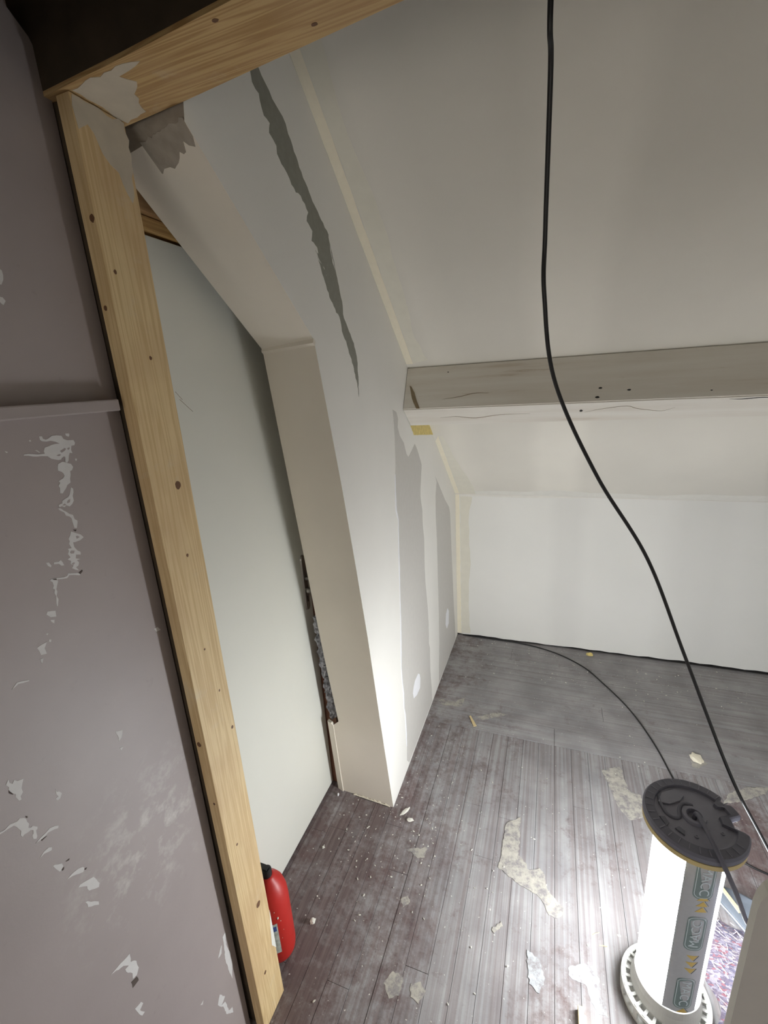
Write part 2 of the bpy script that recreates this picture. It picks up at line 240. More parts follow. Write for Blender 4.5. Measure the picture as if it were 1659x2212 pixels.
def diffuser_mat():
    m = NT('lit_clear_diffuser'); m.t.nodes.remove(m.b)
    e = m.n('ShaderNodeEmission'); e.inputs[0].default_value = (.93, .97, 1.0, 1); e.inputs[1].default_value = DIFFUSER_STRENGTH
    tr = m.n('ShaderNodeBsdfTransparent'); mx = m.n('ShaderNodeMixShader'); mx.inputs[0].default_value = .84
    m.l(e.outputs[0], mx.inputs[1]); m.l(tr.outputs[0], mx.inputs[2]); m.l(mx.outputs[0], m.t.nodes['Material Output'].inputs[0])
    return m.m
M_tube = diffuser_mat()
M_core = emit('led_column', (.95, .98, 1.0, 1), CORE_STRENGTH)
M_lampgrey = plain('slate_plastic', (.54, .54, .59), .45, .04, 60)
M_lampdark = plain('dark_slate_plastic', (.42, .42, .47), .5, .04, 60)
M_lampwhite = plain('pale_plastic', (.80, .80, .78), .45)
M_beige = plain('beige_plastic_lip', (.80, .72, .50), .5)
M_label = plain('silver_label', (.70, .71, .73), .35, .03, 90)
M_logo = plain('grey_green_print', (.46, .53, .53), .4)
M_logotext = plain('pale_print', (.80, .85, .87), .4)
M_yellow = plain('ochre_print', (.82, .70, .36), .4)
M_line = plain('fine_black_print', (.28, .28, .30), .4)
M_cable = plain('black_cable', (.085, .085, .09), .45)
M_red = plain('red_enamel', (.70, .15, .125), .42, .06, 12)
M_tag = plain('printed_label_white', (.72, .75, .72), .5, .25, 60)
M_tagblue = plain('label_blue', (.25, .35, .60), .5)
M_sheet = plain('sheet_grey_face', (.80, .79, .78), .8, .02, 30)
M_sheetedge = plain('sheet_pale_edge', (.86, .86, .83), .8, .02, 30)
M_blue = plain('slate_blue_fabric', (.36, .385, .42), .7, .06, 40)
M_bluelight = plain('pale_piping', (.62, .63, .66), .6)
M_stick = plain('pale_wood_stick', (.84, .76, .58), .6, .06, 30)
M_crumb = plain('plaster', (.86, .85, .81), .85, .04, 90, .3)
M_smear = plain('thin_filler_smear', (.76, .72, .65), .8, .10, 16)
def splat_mat(n, c):
    m = NT(n); f = m.noise(m.pos(), 26, 8, .75)
    c4 = lin(c); base = m.ramp(f, [(.40, lin((.53, .515, .515))), (.52, tuple(v*.85 for v in c4[:3])+(1,)), (.62, c4)])
    m.col(base); m.bump(f, .5, .002); return m.set(.9)
M_splat = splat_mat('dried_plaster', (.72, .70, .66))
M_splat2 = splat_mat('dried_grey_plaster', (.70, .71, .72))
def felt_mat():
    m = NT('multicolour_felt')
    v = m.n('ShaderNodeTexVoronoi'); v.inputs['Scale'].default_value = 95
    m.l(m.pos((1, 2.2, 1), (0, 0, 0), (0, 0, .5)), v.inputs['Vector'])
    hs = m.n('ShaderNodeSeparateColor'); m.l(v.outputs['Color'], hs.inputs[0])
    base = m.ramp(hs.outputs[0], [(0, lin((.42, .36, .44))), (.2, lin((.75, .72, .76))), (.4, lin((.52, .46, .52))), (.55, lin((.68, .35, .36))), (.65, lin((.62, .60, .66))), (.8, lin((.36, .36, .48))), (.92, lin((.82, .78, .74)))], 'CONSTANT')
    rd = m.rf(m.noise(m.pos(), 11, 4), .55, .68)
    base = m.mix(m.math('MULTIPLY', rd, .35), base, lin((.62, .38, .40)))
    base = m.mix(.6, base, lin((.42, .40, .45)))
    m.col(base); m.bump(m.noise(m.pos(), 240, 4), 1, .004); return m.set(1)
M_felt = felt_mat()
M_fibre = plain('pale_fibres', (.78, .74, .78), 1, .3, 200)
# ------------------------------------------------------------------ geometry helpers
WL = {}
def obj(name, bm, mat, parent=None, base=False, smooth=False):
    """link the bmesh (world coordinates) as ONE object with its origin at its own foot or middle"""
    bmesh.ops.recalc_face_normals(bm, faces=bm.faces)
    vs = [v.co for v in bm.verts]
    lo = Vector([min(v[i] for v in vs) for i in range(3)]); hi = Vector([max(v[i] for v in vs) for i in range(3)])
    c = (lo+hi)/2
    if base: c.z = lo.z
    bmesh.ops.translate(bm, verts=bm.verts, vec=-c)
    me = bpy.data.meshes.new(name); bm.to_mesh(me); bm.free()
    for m in (mat if isinstance(mat, (list, tuple)) else [mat]): me.materials.append(m)
    if smooth:
        for p in me.polygons: p.use_smooth = True
    o = bpy.data.objects.new(name, me); C.objects.link(o)
    if parent is not None:
        o.parent = parent; o.location = c - WL[parent]
    else: o.location = c
    WL[o] = c
    return o
def thing(name, label, cat, loc, group=None):
    o = bpy.data.objects.new(name, None); C.objects.link(o); o.location = loc; o.empty_display_size = .05
    WL[o] = Vector(loc); tag(o, label, cat, group); return o
def tag(o, label, cat, group=None):
    o['label'] = label; o['category'] = cat
    if group: o['group'] = group
    return o
def struct(o): o['kind'] = 'structure'; return o
def NB(): return bmesh.new()
def box(bm, a, b, mi=0, bev=0):
    x = [bm.verts.new((a[0] if i in (0, 3, 4, 7) else b[0], a[1] if i in (0, 1, 4, 5) else b[1], a[2] if i < 4 else b[2])) for i in range(8)]
    fs = [bm.faces.new([x[i] for i in q]) for q in ((0, 3, 2, 1), (4, 5, 6, 7), (0, 1, 5, 4), (1, 2, 6, 5), (2, 3, 7, 6), (3, 0, 4, 7))]
    for f in fs: f.material_index = mi
    if bev:
        es = list({e for f in fs for e in f.edges})
        bmesh.ops.bevel(bm, geom=es, offset=bev, segments=2, affect='EDGES', profile=.6)
    return x
def prism(bm, A, B, mi=0, cap=True):
    """two matching loops of 3-D points joined into a closed solid"""
    a = [bm.verts.new(p) for p in A]; b = [bm.verts.new(p) for p in B]
    n = len(a); fs = []
    for i in range(n):
        f = bm.faces.new((a[i], a[(i+1) % n], b[(i+1) % n], b[i])); f.material_index = mi; fs.append(f)
    if cap:
        for q in (a, b[::-1]):
            f = bm.faces.new(q); f.material_index = mi; fs.append(f)
    return fs
def ragged(pts, step, amp, seed=0):
    out = []; rnd = random.Random(seed)
    for i, p in enumerate(pts):
        q = pts[(i+1) % len(pts)]
        L = math.hypot(q[0]-p[0], q[1]-p[1]); n = max(1, int(L/step))
        nx, ny = ((p[1]-q[1])/L, (q[0]-p[0])/L) if L > 1e-9 else (0, 0)
        for k in range(n):
            t = k/n; j = rnd.uniform(-amp, amp) if k else rnd.uniform(-amp, amp)*.5
            out.append((p[0]+(q[0]-p[0])*t+nx*j, p[1]+(q[1]-p[1])*t+ny*j))
    return out
def patch(name, pts, to3, nrm, th, mat, parent, step=.012, amp=.0012, seed=0):
    """a skin of filler, paint or tape with its own ragged edge and thickness"""
    r = ragged(pts, step, amp, seed) if step else pts
    bm = NB(); n = Vector(nrm)
    A = [Vector(to3(*p)) for p in r]
    top = [bm.verts.new(p+n*th) for p in A]; bot = [bm.verts.new(p-n*.0003) for p in A]
    k = len(A)
    for i in range(k): bm.faces.new((top[i], top[(i+1) % k], bot[(i+1) % k], bot[i]))
    for tri in tessellate_polygon([[p+n*th for p in A]]):
        try: bm.faces.new([top[q] for q in tri])
        except ValueError: pass
    o = obj(name, bm, mat, parent)
    return o
def lathe(bm, c, prof, n=48, mi=0, axis=None):
    rings = []
    for r, z in prof:
        if r < 1e-6: rings.append([bm.verts.new((c[0], c[1], c[2]+z))])
        else: rings.append([bm.verts.new((c[0]+r*math.cos(2*math.pi*i/n), c[1]+r*math.sin(2*math.pi*i/n), c[2]+z)) for i in range(n)])
    for a, b in zip(rings, rings[1:]):
        for i in range(n):
            j = (i+1) % n
            if len(a) == 1 and len(b) == 1: continue
            if len(a) == 1: f = bm.faces.new((a[0], b[i], b[j]))
            elif len(b) == 1: f = bm.faces.new((a[i], a[j], b[0]))
            else: f = bm.faces.new((a[i], a[j], b[j], b[i]))
            f.material_index = mi
def catmull(P, n=10):
    P = [Vector(p) for p in P]; Q = [2*P[0]-P[1]]+P+[2*P[-1]-P[-2]]; out = []
    for i in range(1, len(Q)-2):
        a, b, c, d = Q[i-1:i+3]
        for k in range(n):
            t = k/n
            out.append(.5*((2*b)+(c-a)*t+(2*a-5*b+4*c-d)*t*t+(3*b-a-3*c+d)*t**3))
    out.append(P[-1]); return out
def tube(bm, path, r, n=12):
    rings = []; up = Vector((.13, .21, .97))
    for i, p in enumerate(path):
        t = (path[min(i+1, len(path)-1)]-path[max(i-1, 0)]).normalized()
        u = t.cross(up)
        if u.length < 1e-4: u = t.cross(Vector((1, 0, 0)))
        u.normalize(); v = t.cross(u)
        rr = r(i/(len(path)-1)) if callable(r) else r
        rings.append([bm.verts.new(p+rr*(math.cos(2*math.pi*k/n)*u+math.sin(2*math.pi*k/n)*v)) for k in range(n)])
    for a, b in zip(rings, rings[1:]):
        for k in range(n): bm.faces.new((a[k], a[(k+1) % n], b[(k+1) % n], b[k]))
    bm.faces.new(rings[0]); bm.faces.new(rings[-1][::-1])
def lump(bm, c, s, seed, sub=2, rough=.25):
    r = bmesh.ops.create_icosphere(bm, subdivisions=sub, radius=1)
    rz = random.Random(seed).uniform(0, 6.28)
    for v in r['verts']:
        k = 1+rough*noise.noise(v.co*1.7+Vector((seed*3.1, seed, 0)))
        p = Vector((v.co.x*s[0]*k, v.co.y*s[1]*k, v.co.z*s[2]*k))
        a = s[3] if len(s) > 3 else rz
        v.co = Vector(c)+Vector((p.x*math.cos(a)-p.y*math.sin(a), p.x*math.sin(a)+p.y*math.cos(a), p.z))
# ------------------------------------------------------------------ the roof plane
def roof(y): return 1.908+.834*(1.974-y)
RN = Vector((0, -.834, -1)).normalized()          # points into the room
# ================================================================== SETTING
# floor: dark bed with planks laid on it
bm = NB(); box(bm, (-1.3, -2.4, -.09), (3.1, 3.1, -.004))
floor = struct(obj('floor', bm, M_bed))
rnd = random.Random(3)
x = -1.0; PW = .0768; k = 0
x0 = .069-.0768*14
while x0 < 2.9:
    ys = [-.6, rnd.uniform(.35, 1.0), rnd.uniform(1.15, 1.85), 2.036]
    if rnd.random() < .5: ys.pop(rnd.choice((1, 2)))
    if 2.0 > x0 > .45 and len(ys) == 4: ys.pop(2)
    for a, b in zip(ys, ys[1:]):
        bm = NB(); dz = rnd.uniform(-.0012, .0008)
        box(bm, (x0+.0006, a+.0006, -.0039), (x0+PW-.0006, b-.0006, dz), bev=.0008)
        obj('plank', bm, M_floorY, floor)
    x0 += PW
ys = [2.036, 2.16, 2.282, 2.40, 2.515, 2.63, 2.745, 2.86, 3.02]
for a, b in zip(ys, ys[1:]):
    xs = [-1.0, rnd.uniform(.3, 1.5), 2.95]
    if rnd.random() < .4: xs.pop(1)
    for p, q in zip(xs, xs[1:]):
        bm = NB(); dz = rnd.uniform(-.001, .0008)
        box(bm, (p+.0008, a+.001, -.0039), (q-.0008, b-.001, dz), bev=.0008)
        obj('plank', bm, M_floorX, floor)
for i, s in enumerate(splats):
    patch('plaster_stain', s, lambda a, b: (a, b, .0007), (0, 0, 1), .0006, M_splat2 if i in (1, 7) else M_splat, floor, .008, .0035, i)

# partition with the raking truss end
EDGE = [(0, 1.462, 1.477, -.255), (.30, 1.420, 1.457, -.255), (.40, 1.405, 1.450, -.255), (.425, 1.402, 1.449, -.228), (.556, 1.383, 1.440, -.236), (.75, 1.357, 1.428, -.250), (.95, 1.330, 1.412, -.258), (1.25, 1.280, 1.376, -.26), (1.534, 1.229, 1.337, -.26), (1.75, 1.184, 1.308, -.26), (1.9705, 1.137, 1.279, -.26)]
TOPF, TOPB = (.752, 2.295), (.842, 2.318)
front = [(y, z) for z, y, yb, xb in EDGE] + [TOPF, (.758, 2.330), (.760, roof(.760)), (2.96, roof(2.96)), (2.96, 0)]
back = [(yb, z, xb) for z, y, yb, xb in EDGE] + [TOPB+(-.26,), (.80, 2.35, -.26), (.79, roof(.79), -.26), (2.96, roof(2.96), -.26), (2.96, 0, -.26)]
bm = NB()
fa = [bm.verts.new((0, y, z)) for y, z in front]; fb = [bm.verts.new((x, y, z)) for y, z, x in back]
bm.faces.new(fa); bm.faces.new(fb[::-1])
n = len(fa); NE = len(EDGE)-1
for i in range(NE, n):
    f = bm.faces.new((fa[i], fa[(i+1) % n], fb[(i+1) % n], fb[i])); f.material_index = {NE: 1, NE+1: 2}.get(i, 0)
for i in range(NE):                                   # twisted end of the lower leg, softly curved
    P, Q, P2, Q2 = fa[i].co, fb[i].co, fa[i+1].co, fb[i+1].co; K = 4
    lo = [fa[i]]+[None]*(K-1)+[fb[i]]; 
    if i == 0: prev = [fa[0]]+[bm.verts.new(P.lerp(Q, k/K)) for k in range(1, K)]+[fb[0]]
    cur = [fa[i+1]]+[bm.verts.new(P2.lerp(Q2, k/K)) for k in range(1, K)]+[fb[i+1]]
    for k in range(K):
        f = bm.faces.new((prev[k], cur[k], cur[k+1], prev[k+1])); f.material_index = 1; f.smooth = True
    prev = cur
for e in bm.edges:
    if len(e.link_faces) == 2 and e.link_faces[0].smooth != e.link_faces[1].smooth: e.smooth = False
M_rub = plain('rough_grey_mortar', (.60, .565, .52), .9, .12, 40, .5)
part = struct(obj('wall_partition', bm, [MA, M_end, M_rub]))
def soffit(s, q):
    L = Vector((-.26*s, 1.137+.142*s, 1.9705)); U = Vector((-.26*s, .752+.09*s, 2.295+.023*s)); return U+(L-U)*q
SN = (soffit(0, 1)-soffit(0, 0)).cross(soffit(1, 0)-soffit(0, 0)).normalized()
if SN.z > 0: SN = -SN
patch('rough_mortar', [(0, -.010), (.01, .045), (.04, .075), (.09, .06), (.12, .045), (.16, .075), (.22, .065), (.30, .09), (.38, .10), (.46, .085), (.56, .10), (.56, -.010)], lambda s, q: soffit(s, q), SN, .0008, M_rub, part, .03, .006, 8)
toA = lambda y, z: (0, y, z)
for i, p in enumerate(bare_board): patch('bare_board', p, toA, (1, 0, 0), .0006, M_bare, part, .02, .0012, i)
for i, p in enumerate(screw_spots): patch('screw_filler', p, toA, (1, 0, 0), .0012, M_white, part, .01, .001, i)
for i, p in enumerate(dark_seam): patch('board_seam', p, toA, (1, 0, 0), .0004, M_grey, part, .010, .003, i)
for i, p in enumerate(foam): patch('foam_filler', p, toA, (1, 0, 0), .0015, M_foam, part, .008, .0015, i)
# ridge of fresh filler along the edge of the first bare strip
L = bare_board[0][4:20]
patch('filler_ridge', L + [(y-.006-.012*((i*7) % 3)/3, z) for i, (y, z) in enumerate(L)][::-1], toA, (1, 0, 0), .0012, M_white, part, .02, .001, 5)
# folded paper joint where the two truss legs meet
bm = NB()
prism(bm, [(.0005, 1.135, 1.975), (.0005, 1.130, 1.962), (.0005, 1.140, 1.955), (.0005, 1.146, 1.966)], [(-.26, 1.277, 1.978), (-.26, 1.272, 1.965), (-.26, 1.281, 1.957), (-.26, 1.288, 1.968)])
obj('corner_tape', bm, M_end, part)
# broken board at the foot of the raking leg
bm = NB()
prism(bm, [(-.255, 1.470, 0), (-.255, 1.446, .40), (-.262, 1.440, .415), (-.285, 1.452, .412), (-.285, 1.480, 0)], [(-.255, 1.484, 0), (-.255, 1.460, .40), (-.262, 1.454, .415), (-.285, 1.466, .412), (-.285, 1.494, 0)])
obj('broken_board', bm, M_end, part)
bm = NB()
for i in range(26):
    t = i/25; z = .43+t*.50; lump(bm, (-.272+.006*math.sin(i*2.1), 1.470-.045*t+.012, z), (.015, .014, .024), i, 2, .9)
obj('insulation_wool', bm, M_wool, part)
# torn edge of paper lip along the foot
bm = NB()
rr = random.Random(4); K = 26
lo_, hi_ = [], []
for i in range(K+1):
    u = .015+i*.185/K; y = 1.462+.015*u/.26-.0025
    lo_.append((-u, y-.004*rr.random(), .001)); hi_.append((-u, y, .003+.011*rr.random()*(.3 if i in (0, K) else 1)))
loop = lo_+hi_[::-1]
prism(bm, loop, [(x, y-.0016, z) for x, y, z in loop], cap=True)
obj('torn_paper', bm, M_tape, part)

# wall at the back, its foot stopping short of the floor
bm = NB()
rr = random.Random(5); bot = []
for i in range(60):
    xx = -.30+3.4*i/59; bot.append((xx, .010+.012*max(0, min(1, (xx-.3)/1.2))+rr.uniform(-.003, .004)))
top = [(3.1, 1.215), (1.73, 1.135), (1.1, 1.108), (.6, 1.098), (-.30, 1.086)]
prism(bm, [(a, 2.96, z) for a, z in bot+top], [(a, 3.0, z) for a, z in bot+top])
wall_back = struct(obj('wall_back', bm, M_back))
bm = NB(); box(bm, (-.3, 2.972, -.02), (3.1, 2.99, .05)); obj('dark_gap_board', bm, M_sub, wall_back)
toB = lambda a, z: (a, 2.96, z)
patch('corner_tape', [(.001, .012), (.030, .012), (.028, 1.085), (.001, 1.084)], toB, (0, -1, 0), .0012, M_tape, wall_back, .03, .0006, 1)
patch('corner_compound', [(.030, .012), (.095, .02), (.085, .3), (.10, .6), (.088, .9), (.115, 1.07), (.03, 1.08)], toB, (0, -1, 0), .0005, M_tape2, wall_back, .03, .004, 2)
rk = [(a, 1.068+.028*a/1.7+.004*math.sin(a*9)) for a in [i*.1 for i in range(19)]]
patch('knee_compound', rk + [(1.8, 1.135), (.6, 1.096), (0, 1.084)], toB, (0, -1, 0), .0006, M_knee, wall_back, .05, .002, 3)

# sloping ceiling over the room and the far side of the roof
bm = NB()
prof = [(3.05, roof(3.05)), (-.1, roof(-.1)), (-2.45, 1.6), (-2.45, 1.72), (-.1, roof(-.1)+.12), (3.05, roof(3.05)+.12)]
prism(bm, [(-1.3, y, z) for y, z in prof], [(3.1, y, z) for y, z in prof])
ceil = struct(obj('ceiling', bm, M_ceil))
toC = lambda a, y: (a, y, roof(y))
patch('joint_tape', [(.001, .80), (.028, .80), (.030, 1.96), (.001, 1.96)], toC, RN, .0012, M_tape, ceil, .04, .0006, 1)
patch('joint_compound', [(.028, .80), (.075, .80), (.085, 1.14), (.075, 1.3), (.095, 1.5), (.085, 1.7), (.075, 1.85), (.10, 1.95), (.03, 1.96)], toC, RN, .0005, M_tape2, ceil, .03, .004, 2)
patch('joint_tape', [(.001, 2.44), (.026, 2.40), (.030, 2.95), (.001, 2.95)], toC, RN, .0012, M_tape, ceil, .04, .0006, 3)
patch('joint_compound', [(.026, 2.40), (.05, 2.40), (.075, 2.55), (.10, 2.70), (.14, 2.86), (.14, 2.95), (.03, 2.95)], toC, RN, .0005, M_tape2, ceil, .03, .004, 4)
rk = [(a, 2.905+.010*math.sin(a*7)+.006*math.sin(a*17)) for a in [.14+i*.1 for i in range(18)]]
patch('knee_compound', rk + [(1.85, 2.955), (.14, 2.955)], toC, RN, .0005, M_knee, ceil, .05, .002, 6)

# wall on the left with its scratched paint
bm = NB()
lp = [(-2.4, -.02), (.644, -.02), (.655, 1.0), (.657, 2.36), (.640, 2.395), (.612, 2.42), (.60, 2.75), (.60, roof(.6)), (-.1, roof(-.1)), (-2.4, 1.65)]
prism(bm, [(-.178, y, z) for y, z in lp], [(-.26, y, z) for y, z in lp])
wall_left = struct(obj('wall_left', bm, M_left))
toL = lambda y, z: (-.178, y, z)
for i, p in enumerate(paint_chips): patch('paint_chip', p, toL, (1, 0, 0), .0005, M_chip, wall_left, .006, .0012, i)
for i, p in enumerate(remnants): patch('paint_remnant', p, toL, (1, 0, 0), .0008, M_left, wall_left, .006, .001, i)
for i, p in enumerate(dark_chips): patch('paint_gouge', p, toL, (1, 0, 0), .0007, M_dark, wall_left, .006, .001, i)
bm = NB(); box(bm, (-.182, -2.0, 1.829), (-.150, .636, 1.850), bev=.0025)
struct(obj('trim_1', bm, M_left))

# hall wall behind the door, right gable, rear knee wall: seen only in part or not at all, but they close the room
bm = NB(); box(bm, (-.46, .0, -.02), (-.40, 3.0, 3.0)); struct(obj('wall_hall', bm, M_left))
bm = NB(); prism(bm, [(3.0, -2.4, -.02), (3.0, -2.4, 1.72), (3.0, -.1, 3.72), (3.0, 3.0, 1.10), (3.0, 3.0, -.02)], [(3.1, -2.4, -.02), (3.1, -2.4, 1.72), (3.1, -.1, 3.72), (3.1, 3.0, 1.10), (3.1, 3.0, -.02)])
struct(obj('wall_right', bm, M_back))
bm = NB(); box(bm, (-1.3, -2.45, -.02), (3.1, -2.35, .35)); box(bm, (-1.3, -2.45, 1.35), (3.1, -2.35, 1.75)); box(bm, (-1.3, -2.45, .35), (-.10, -2.35, 1.35)); box(bm, (1.50, -2.45, .35), (3.1, -2.35, 1.35))  # opening left in it for the added fill light
struct(obj('wall_rear', bm, M_back))
bm = NB()
for a, b in (((-.10, -2.44, .35), (-.05, -2.38, 1.35)), ((1.45, -2.44, .35), (1.50, -2.38, 1.35)), ((-.10, -2.44, .35), (1.50, -2.38, .40)), ((-.10, -2.44, 1.30), (1.50, -2.38, 1.35)), ((.68, -2.44, .35), (.72, -2.38, 1.35))): box(bm, a, b)
struct(obj('fill_window_1', bm, M_lampwhite))  # added unseen window, lets in fill light for camera-facing surfaces
bm = NB(); box(bm, (-.178, -2.0, 2.13), (3.0, .22, 2.25)); struct(obj('ceiling_blocker', bm, M_end))  # added unseen slab, keeps the window fill off the beam and upper walls

# door
bm = NB(); box(bm, (-.362, .655, .012), (-.324, 1.503, 2.222), bev=.0015)
door = struct(obj('door_1', bm, M_door))
bm = NB()
for y0, z0, y1, z1 in ((.955, 1.86, .975, 1.838), (.965, 1.84, 1.005, 1.805)):
    prism(bm, [(-.3236, y0, z0), (-.3236, y1, z1), (-.3236, y1, z1-.0012), (-.3236, y0, z0-.0012)], [(-.3242, y0, z0), (-.3242, y1, z1), (-.3242, y1, z1-.0012), (-.3242, y0, z0-.0012)])
obj('scratch', bm, M_knot, door)
bm = NB()
pp = [(1.462+.017*math.cos(t), 1.185+.017*math.sin(t)) for t in [math.pi*i/10 for i in range(11)]] + [(1.462+.017*math.cos(t), .975+.017*math.sin(t)) for t in [math.pi+math.pi*i/10 for i in range(11)]]
prism(bm, [(-.3245, y, z) for y, z in pp], [(-.3175, 1.462+(y-1.462)*.8, 1.08+(z-1.08)*.985) for y, z in pp])
plate = obj('handle_plate', bm, M_metal, door)
bm = NB(); box(bm, (-.3172, 1.459, .995), (-.3166, 1.465, 1.022)); obj('keyhole', bm, M_black, plate)
bm = NB()
r = bmesh.ops.create_uvsphere(bm, u_segments=16, v_segments=10, radius=.012); bmesh.ops.translate(bm, verts=r['verts'], vec=(-.303, 1.452, 1.052))
tube(bm, [Vector((-.322, 1.456, 1.058)), Vector((-.303, 1.452, 1.052))], .007)
obj('knob', bm, M_metal, plate, smooth=True)
bm = NB()
tube(bm, catmull([(-.318, 1.462, 1.10), (-.285, 1.462, 1.10), (-.278, 1.45, 1.10), (-.277, 1.40, 1.098), (-.278, 1.365, 1.094)], 5), .009)
# lever points away from the opening, hidden by the wall end
bmesh.ops.rotate(bm, verts=bm.verts, cent=(-.318, 1.462, 1.10), matrix=Matrix.Rotation(math.pi*.5, 3, 'X'))
lever = obj('lever', bm, M_metal, plate, smooth=True)
bm = NB(); box(bm, (-.40, 1.512, 0), (-.275, 1.56, 2.30)); obj('door_post', bm, M_brown, door)
bm = NB(); box(bm, (-.40, .50, 2.232), (-.318, 1.55, 2.262), bev=.002); obj('head_batten', bm, M_lintel2, door)
bm = NB(); box(bm, (-.40, .50, 2.264), (-.300, 1.55, 2.42), bev=.003); obj('lintel', bm, M_lintel, door)

# ================================================================== TIMBERS
post = thing('wooden_post', 'upright planed pine post beside the doorway, standing on the floor', 'post', (-.143, .70, 0))
bm = NB(); box(bm, (-.158, .648, .001), (-.128, .750, 2.319), bev=.002); obj('shaft', bm, M_post, post)
bm = NB(); box(bm, (-.20, .659, .001), (-.1585, .735, 2.319)); obj('backing_board', bm, M_darkbeam, post)
def disc(c, u, v, r, ru, th, seed, n=14):
    bm = NB(); u = Vector(u); v = Vector(v); nn = u.cross(v)
    A = []; B = []
    rr = random.Random(seed)
    for i in range(n):
        t = 2*math.pi*i/n; k = rr.uniform(.88, 1.1)
        p = Vector(c)+u*r*ru*k*math.cos(t)+v*r*k*math.sin(t); A.append(p+nn*th); B.append(p-nn*.0005)
    prism(bm, A, B); return bm
for i, ((y, z), r) in enumerate(knots): obj('knot', disc((-.128, y, z), (0, 1, 0), (0, 0, 1), r, .8, .0003, i), M_knot, post)
for i, ((xx, z), r) in enumerate(side_knots): obj('knot', disc((xx, .648, z), (1, 0, 0), (0, 0, 1), r*.8, .8, .0003, 20+i), M_knot, post)
bm = NB()
prism(bm, [(-.1278, .742, .30), (-.1278, .751, .36), (-.1278, .7505, .20), (-.1278, .735, .235)], [(-.130, .742, .30), (-.130, .7512, .36), (-.130, .7512, .20), (-.130, .735, .235)])
obj('split', bm, M_sheetedge, post)
# dried filler smeared where the post meets the beam
patch('filler_smear', [(.652, 2.317), (.749, 2.317), (.749, 2.245), (.735, 2.19), (.715, 2.23), (.69, 2.25), (.67, 2.285), (.652, 2.27)], lambda y, z: (-.128, y, z), (1, 0, 0), .0005, M_smear, post, .012, .004, 3)

beam = thing('wooden_beam', 'heavy pine beam laid across the head of the post under the roof', 'beam', (1.2, .65, 2.32))
bm = NB()
ba = [(-.217, .648), (-.217, .770), (3.0, .47), (3.0, .36)]
ba = [(-.217, .646), (-.217, .768), (.0, .752), (.45, .708), (3.0, .46), (3.0, .35), (.3, .612), (0, .634)]
prism(bm, [(a, b+(.0015 if i > 3 else 0), 2.3275) for i, (a, b) in enumerate(ba)], [(a, b+(.0015 if i > 3 else 0), 2.56) for i, (a, b) in enumerate(ba)])
obj('shaft', bm, M_darkbeam, beam)
bm = NB(); prism(bm, [(a, b, 2.3205) for a, b in ba], [(a, b, 2.327) for a, b in ba])
obj('lining_board', bm, M_beam, beam)
for i, (a, b) in enumerate(beam_knots): obj('knot', disc((a, b, 2.3205), (0, 1, 0), (1, 0, 0), .005, .6, .0004, 60+i), M_knot, beam)
patch('filler_smear', [(-.126, .652), (-.126, .755), (-.07, .745), (-.05, .70), (-.02, .68), (-.035, .66), (.02, .648), (-.02, .642)], lambda a, b: (a, b, 2.3205), (0, 0, -1), .0006, M_smear, beam, .012, .004, 4)

purlin = thing('purlin_beam', 'thinly painted old purlin running along under the sloping ceiling', 'beam', (1.5, 1.93, 1.65))
bm = NB()
pr = [(1.976, 1.9045), (1.879, 1.732), (1.984, 1.652), (2.083, 1.815)]
prism(bm, [(.002, y, z) for y, z in pr], [(2.99, y, z) for y, z in pr])
bmesh.ops.bevel(bm, geom=[e for e in bm.edges if abs(e.verts[0].co.x-e.verts[1].co.x) > 1], offset=.004, segments=2, affect='EDGES')
obj('shaft', bm, M_purlin, purlin)
nF = Vector((0, -.879989, .47499406)); vF = Vector((0, .475, .88))
for i, (c, r) in enumerate(purlin_holes): obj('screw_hole', disc(Vector(c), vF, (1, 0, 0), r*.7, .5, .0008, i), M_black, purlin)
nB = Vector((0, -.606, -.795)); vB = Vector((0, -.795, .606))
for i, (c, r) in enumerate(purlin_holes2): obj('screw_hole', disc(Vector(c), Vector((1, 0, 0)), -vB, r, .8, .0008, i), M_black, purlin)
# split at the wall end
T_ = Vector((0, 1.974, 1.908)); B_ = Vector((0, 1.879, 1.732))
def fp(x, t): return T_+(B_-T_)*t+Vector((x, 0, 0))
bm = NB()
cr = [(.020, .45), (.028, .47), (.045, .62), (.058, .80), (.075, .985), (.060, .985), (.045, .85), (.036, .75)]
prism(bm, [fp(a, t)+nF*.0012 for a, t in cr], [fp(a, t)-nF*.001 for a, t in cr])
obj('split', bm, M_crack, purlin)
def nline(pts, wd):
    bm = NB(); P = catmull(pts, 5); tube(bm, P, lambda t: wd*(.25+.75*math.sin(math.pi*t)), 5); return bm
U_ = Vector((0, 1.879, 1.732)); K_ = Vector((0, 1.984, 1.652))
def up(x, t): return U_+(K_-U_)*t+Vector((x, 0, 0))
obj('grain_crack', nline([up(.15, .55), up(.22, .50), up(.30, .62), up(.40, .48), up(.52, .47)], .0016), M_crack, purlin)
obj('grain_crack', nline([fp(.17, .80), fp(.24, .76), fp(.30, .70), fp(.36, .71)], .0012), M_crack, purlin)
obj('grain_crack', nline([up(.72, .5), up(.78, .35), up(.86, .25), up(.90, .40), up(.98, .55), up(1.02, .40)], .0012), M_crack, purlin)
obj('grain_crack', nline([up(1.17, .10), up(1.21, .12), up(1.26, .08), up(1.32, .14)], .002), M_black, purlin)

